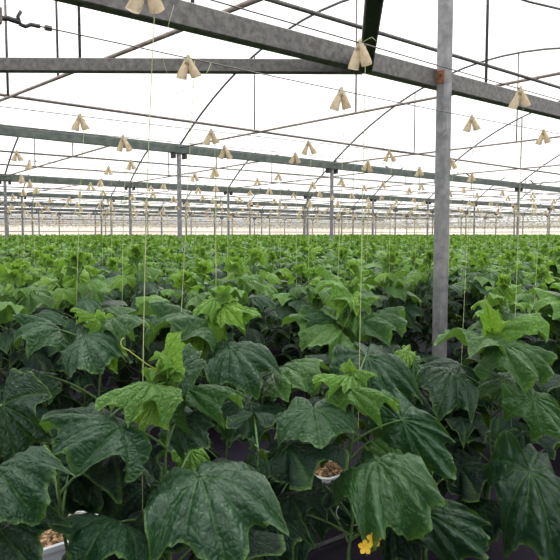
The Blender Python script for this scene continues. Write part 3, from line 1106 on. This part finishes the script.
def pouch_mb(seed, low=False):
    r = random.Random(seed); mb = MB()
    n = 12 if not low else 3
    for s in (-1, 1):
        spl = r.uniform(.26, .44); tw = r.uniform(-.35, .35); ln = r.uniform(.070, .092)
        rows_ = 7 if not low else 2
        vs = []
        for i in range(rows_):
            u = i / (rows_ - 1)
            cx = s * (.003 + math.sin(spl) * ln * u ** .9 * (1 + .15 * u)); cz = -ln * u * math.cos(spl * .8)
            cy = tw * .05 * u
            rx = .009 + .0125 * min(1, u * 1.15); ry = .007 + .009 * u
            for k in range(n):
                a = 2 * math.pi * k / n
                cr = 1 + .13 * math.sin(3 * a + seed + 3 * u)
                vs.append((cx + rx * math.cos(a) * cr * math.cos(spl), cy + ry * math.sin(a) * cr, cz + rx * math.cos(a) * s * math.sin(spl) * .8 * (1 if s > 0 else 1)))
        fs = []
        for i in range(rows_ - 1):
            for k in range(n):
                fs.append((i * n + k, i * n + (k + 1) % n, (i + 1) * n + (k + 1) % n, (i + 1) * n + k))
        mb.add(vs, fs)
    if not low:
        # folded head over the wire
        mb.tube([(-.004, 0, -.02), (-.002, 0, -.004), (0, 0, .012), (.004, 0, .018)], [.013, .010, .008, .005], 10)
    return mb


def knot_mb(seed):
    mb = MB(); r = random.Random(seed)
    pts = []
    for i in range(30):
        a = i * .75
        pts.append((.0075 * math.cos(a), .0075 * math.sin(a), .004 + .004 * math.sin(i * .35)))
    mb.tube(pts, .0012, 4)
    tail = [(.0075, 0, .004), (.025, .004, .012), (.045, .006, .014 + .006 * r.random()), (.06, .01, .004)]
    mb.tube(tail, .0011, 4)
    return mb


pm_meshes = [pouch_mb(i).mesh('pouch', M['pouch'], True) for i in range(6)]
km_meshes = [knot_mb(i).mesh('twine_knot', M['twine'], True) for i in range(3)]
hand = {0: [150, 358, 516], 1: [190, 340, 469, 540], 2: [83, 212, 308, 388, 450], 3: [125, 225, 295, 367, 418, 470]}
pouch_spots = []
for wi, p in enumerate(wires):
    if wi in hand:
        for x in hand[wi]: pouch_spots.append((wi, p, t_at(p, x)))
        continue
    t = t_at(p, -20) + random.uniform(0, .9) if wi > 5 else t_at(p, 6) + random.uniform(0, .5)
    while t < min(T_END, t_at(p, 580 if wi > 5 else 554)):
        if rp(p, t).y < 95:
            pouch_spots.append((wi, p, t))
        t += .92 + random.uniform(-.16, .16)
pouch_spots.sort(key=lambda s: rp(s[1], s[2]).y)
far_p = pouch_spots[295:]; pouch_spots = pouch_spots[:295]
bywire = {}
for s in pouch_spots: bywire.setdefault(s[0], []).append(s)
for w in bywire: bywire[w].sort(key=lambda s: s[2])
twine_no = 0
for s in pouch_spots:
    wi, p, t = s
    r = random.Random(int(t * 1000 + wi))
    P = rp(p, t, wire_z(p, t) - .004)
    root = empty('hanging_pouch', P, r.uniform(-.6, .6))
    sc_ = r.uniform(.92, 1.12) * (1.12 if wi > 7 else 1.0)
    root.scale = (sc_, sc_, sc_)
    o = bpy.data.objects.new('paper_body', pm_meshes[r.randrange(6)]); COL.objects.link(o); o.parent = root
    if wi < 8:
        o = bpy.data.objects.new('twine_knot', km_meshes[r.randrange(3)]); COL.objects.link(o); o.parent = root
    idx = bywire[wi].index(s)
    if wi < 6 and idx < 20:
        tag(root, 'cream two-legged pouch, %s from left on the %s wire from the camera' % (ORD[idx], ORD[wi]), 'pouch', 'cream pouches on the wires')
    elif wi < 14:
        tag(root, 'small cream two-legged pouch hanging on one of the middle wires', 'pouch', 'cream pouches on the middle wires')
    else:
        tag(root, 'speck-like cream pouch on a far wire above the distant crop', 'pouch', 'cream pouches on the far wires')
    if wi < 7:
        foot = rp(p + r.uniform(-.04, .04), t + r.uniform(-.08, .02), .5)
        mid = P.lerp(foot, .5) + Vector((r.uniform(-.015, .015), 0, 0))
        # strings hang almost straight from the wire into the plant below
        mb = MB()
        pts = []
        st_ = P + DD * .03
        for i in range(9):
            u = i / 8
            pts.append(st_ * (1 - u) ** 2 + mid * 2 * u * (1 - u) + foot * u * u)
        mb.tube(pts, .0013 if wi < 2 else .0017, 4)
        o = mb.build('support_twine', M['twine'], origin=st_, smooth=True)
        if idx < 20 and wi < 6:
            tag(o, 'pale green twine under the %s pouch from the left on the %s wire' % (ORD[idx], ORD[wi]), 'twine', 'twines from wire to plants')
        else:
            tag(o, 'thin pale twine hanging from a middle wire into the crop', 'twine', 'twines from the middle wires')
# loose twine ends near the pouch at upper left
mb = MB(); pts = [px(174, 5, 2.3), px(167, 30, 2.32), px(162, 55, 2.34), px(168, 78, 2.36), px(175, 100, 2.38)]
mb.tube(pts, .0012, 4)
tag(mb.build('loose_twine', M['twine'], origin=pts[0], smooth=True), 'loose curved end of pale twine dangling left of the pouch on the level beam', 'twine')
mb = MB(); pts = [px(211, 63, 2.55), px(206, 75, 2.53), px(198, 84, 2.5), px(188, 90, 2.5), px(174, 94, 2.48)]
mb.tube(pts, .0012, 4)
tag(mb.build('loose_twine', M['twine'], origin=pts[0], smooth=True), 'loose twine looping below the pouch in front of the level beam', 'twine')
mb = MB(); pts = [px(438, 141, 3.9), px(445, 134, 3.85), px(458, 125, 3.8), px(466, 116, 3.75)]
mb.tube(pts, .0013, 4)
tag(mb.build('loose_twine', M['twine'], origin=pts[0], smooth=True), 'slanting loose twine crossing in front of the tall post', 'twine')

# far pouches: one mass
lowm = pouch_mb(3, True)
LV = np.array(lowm.v); LF = lowm.f
Vs = []; Fs = []; n = 0
for (wi, p, t) in far_p:
    P = rp(p, t, wire_z(p, t)); a = random.uniform(-.6, .6); sc_ = random.uniform(1.1, 1.4)
    c, s_ = math.cos(a) * sc_, math.sin(a) * sc_
    Vs.append(np.stack([LV[:, 0] * c - LV[:, 1] * s_ + P.x, LV[:, 0] * s_ + LV[:, 1] * c + P.y, LV[:, 2] * sc_ + P.z], 1))
    Fs += [tuple(i + n for i in f) for f in LF]; n += len(LV)
me = bpy.data.meshes.new('distant_pouches'); me.from_pydata([tuple(v) for v in np.concatenate(Vs)], [], Fs); me.materials.append(M['pouch'])
ob = bpy.data.objects.new('distant_pouches', me); COL.objects.link(ob)
tag(ob, 'countless tiny cream pouches hanging above the far crop', 'pouches', kind='stuff')
print('pouches', len(pouch_spots), 'far', len(far_p))

# ---------------------------------------------------------------- growing containers
def container(p, t, label, print_=False, ln=.62, group='wood chip containers in the second row'):
    root = empty('grow_container', rp(p, t, 0), math.atan2(Dy, Dx))
    mb = MB(); w, h = .24, .24
    # tapered open tray with rim
    def ring(wx, wy, z, ch=.03):
        return [(-wx + ch, -wy, z), (wx - ch, -wy, z), (wx, -wy + ch, z), (wx, wy - ch, z), (wx - ch, wy, z), (-wx + ch, wy, z), (-wx, wy - ch, z), (-wx, -wy + ch, z)]
    rings = [ring(ln/2 - .04, w/2 - .03, 0), ring(ln/2 - .01, w/2 - .008, h - .02), ring(ln/2 + .006, w/2 + .006, h - .018), ring(ln/2 + .006, w/2 + .006, h),
             ring(ln/2 - .012, w/2 - .012, h), ring(ln/2 - .02, w/2 - .02, h - .06)]
    vs = [v for r_ in rings for v in r_]
    fs = [(i * 8 + k, i * 8 + (k + 1) % 8, (i + 1) * 8 + (k + 1) % 8, (i + 1) * 8 + k) for i in range(5) for k in range(8)]
    fs.append(tuple(range(8))[::-1])
    mb.add(vs, fs)
    mb.build('tray', M['bag'], root)
    mb = MB(); nx, ny = 26, 9
    rr = random.Random(int(t * 100))
    vs = []
    for i in range(nx):
        for j in range(ny):
            x = (i / (nx - 1) - .5) * (ln - .03); y = (j / (ny - 1) - .5) * (w - .03)
            vs.append((x, y, h - .025 + .03 * (1 - (2 * j / (ny - 1) - 1) ** 2) + rr.uniform(-.006, .010)))
    fs = [(i * ny + j, (i + 1) * ny + j, (i + 1) * ny + j + 1, i * ny + j + 1) for i in range(nx - 1) for j in range(ny - 1)]
    mb.add(vs, fs)
    for _ in range(60):
        x = rr.uniform(-ln/2 + .04, ln/2 - .04); y = rr.uniform(-.09, .09); a = rr.uniform(0, 3.1)
        mb.box((x, y, h + .002 + .03 * (1 - (y / .12) ** 2) - .02), (rr.uniform(.012, .03), rr.uniform(.006, .012), .004),
               Vector((math.cos(a), math.sin(a), rr.uniform(-.3, .3))).normalized(), Vector((-math.sin(a), math.cos(a), 0)))
    mb.build('wood_chips', M['chips'], root)
    if print_:
        mb = MB(); y0 = -w/2 - .002
        mb.box((print_, y0 + .004, .15), (.045, .012, .022)); mb.build('blue_mark', M['blue'], root)['label'] = 'blue printed mark'
        mb = MB(); mb.box((print_ + .05, y0 + .002, .185), (.028, .012, .026)); mb.build('orange_mark', M['orange'], root)['label'] = 'orange printed mark'
    tag(root, label, 'container', group)
    return root


def ground_spot(x, y, z):
    r = px(x, y, 1.0) - CAM
    P = CAM + r * ((z - H) / r.z)
    return P


def pt_of(P):
    return P.x * NN.x + P.y * NN.y, P.x * Dx + P.y * Dy


p_, t_ = pt_of(ground_spot(324, 468, .24))
container(p_, t_, 'white container of wood chips with blue and orange marks, glimpsed below the front centre plant', print_=.02, ln=.21)
p_, t_ = pt_of(ground_spot(54, 541, .20))
container(p_, t_ - .02, 'white container of pale wood chips at the bottom left below the leaves', ln=.42)
p_, t_ = pt_of(ground_spot(262, 488, .20))
container(p_ + .05, t_, 'container of wood chips barely showing right of the largest leaf', ln=.22)
# irrigation hose along the front row and a white drip loop
mb = MB(); pts = [rp(1.98, t, .035 + .01 * math.sin(t * 5)) for t in np.linspace(-.6, 6, 30)]
mb.tube(pts, .012, 8)
tag(mb.build('irrigation_hose', M['hose'], origin=pts[0], smooth=True), 'black irrigation hose lying on the floor beside the front containers', 'hose')
c = px(350, 512, 2.5); mb = MB()
pts = [c + Vector((.055 * math.cos(a), .01 * math.sin(a * 2), .055 * math.sin(a))) for a in np.linspace(math.radians(150), math.radians(375), 16)]
mb.tube(pts, .0022, 6)
tag(mb.build('drip_tube', M['tube'], origin=pts[0], smooth=True), 'thin white drip tube curling in a loop above the yellow flower', 'tube')

# ---------------------------------------------------------------- the setting
def quad(name, pts, mat, cuts=1):
    mb = MB(); mb.add(pts, [(0, 1, 2, 3)])
    o = mb.build(name, mat); tag(o, kind='structure'); return o


c4 = [rp(-14, -10), rp(-14, T_END + .2), rp(P_END + .2, T_END + .2), rp(P_END + .2, -10)]
quad('floor', c4, M['mat'])

# roof film over the arches
mb = MB(); nseg = 16
ta, tb = -10, T_END + .2
def roofprof():
    out = []
    bays = [(-7.1, 2.9, H + 2.2, H + 2.2)] + [((2.9 if i == 0 else GP[i - 1]), GP[i], (H + 2.2 if i < 2 else H + 2.08), (H + 2.2 if i == 0 else H + 2.08)) for i in range(len(GP))]
    bays = [(-17.1, -7.1, H + 2.2, H + 2.2)] + bays
    for (a, b, za, zb) in bays:
        for i in range(nseg):
            s = i / nseg
            out.append((a + (b - a) * s, za + (zb - za) * s + .16 + 2.1 * (1 - (2 * s - 1) ** 2)))
    out.append((GP[-1], H + 2.24))
    return out
prf = roofprof()
vs = [rp(p, ta, z) for p, z in prf] + [rp(p, tb, z) for p, z in prf]
m_ = len(prf)
mb.add(vs, [(i, i + 1, m_ + i + 1, m_ + i) for i in range(m_ - 1)])
o = mb.build('ceiling', M['film'], smooth=True); tag(o, kind='structure')

zt = H + 2.2
quad('wall_far', [rp(P_END + .1, -10, 0), rp(P_END + .1, T_END + .1, 0), rp(P_END + .1, T_END + .1, zt), rp(P_END + .1, -10, zt)], M['wallsheet'])
quad('wall_right', [rp(P_END + .1, T_END + .1, 0), rp(-14, T_END + .1, 0), rp(-14, T_END + .1, zt), rp(P_END + .1, T_END + .1, zt)], M['wallsheet'])
ti = 1
for zz in (1.65, 2.3, 2.9):
    mb = MB(); mb.beam(rp(P_END, -10, zz), rp(P_END, T_END, zz), .06, .07); mb.beam(rp(P_END, T_END, zz), rp(-14, T_END, zz), .06, .07)
    o = mb.build('trim_%d' % ti, M['galv']); tag(o, kind='structure'); ti += 1

# ---------------------------------------------------------------- sky: bright overcast
w = bpy.data.worlds.new('overcast'); scn.world = w; w.use_nodes = True
nt = w.node_tree; nt.nodes.clear()
out = nt.nodes.new('ShaderNodeOutputWorld'); bg = nt.nodes.new('ShaderNodeBackground')
tc = nt.nodes.new('ShaderNodeTexCoord'); s = nt.nodes.new('ShaderNodeSeparateXYZ')
L(nt, tc.outputs['Generated'], s.inputs[0])
g = maprange(nt, s.outputs[2], 0.0, 0.9, 1.35, 3.5)
L(nt, g, bg.inputs['Strength']); bg.inputs['Color'].default_value = (1.0, 0.995, 0.985, 1)
L(nt, bg.outputs[0], out.inputs[0])

sun = bpy.data.lights.new('soft_sun', 'SUN'); sun.energy = 4.5; sun.angle = math.radians(40); sun.color = (1, .97, .92)
so = bpy.data.objects.new('soft_sun', sun); COL.objects.link(so)
so.rotation_euler = (math.radians(-28), math.radians(18), 0)

# ---------------------------------------------------------------- camera
cam = bpy.data.cameras.new('camera'); co = bpy.data.objects.new('camera', cam); COL.objects.link(co)
cam.sensor_width = 36; cam.lens = 36 * F / 560; cam.clip_start = .05; cam.clip_end = 500
co.location = CAM; co.rotation_euler = (math.pi / 2 - TH, 0, 0)
scn.camera = co
scn.view_settings.view_transform = 'Standard'
scn.view_settings.look = 'None'
scn.view_settings.gamma = 1
scn.view_settings.exposure = -0.62
scn.view_settings.use_curve_mapping = False
scn.cycles.transparent_max_bounces = 32
scn.cycles.max_bounces = 8
scn.cycles.diffuse_bounces = 4
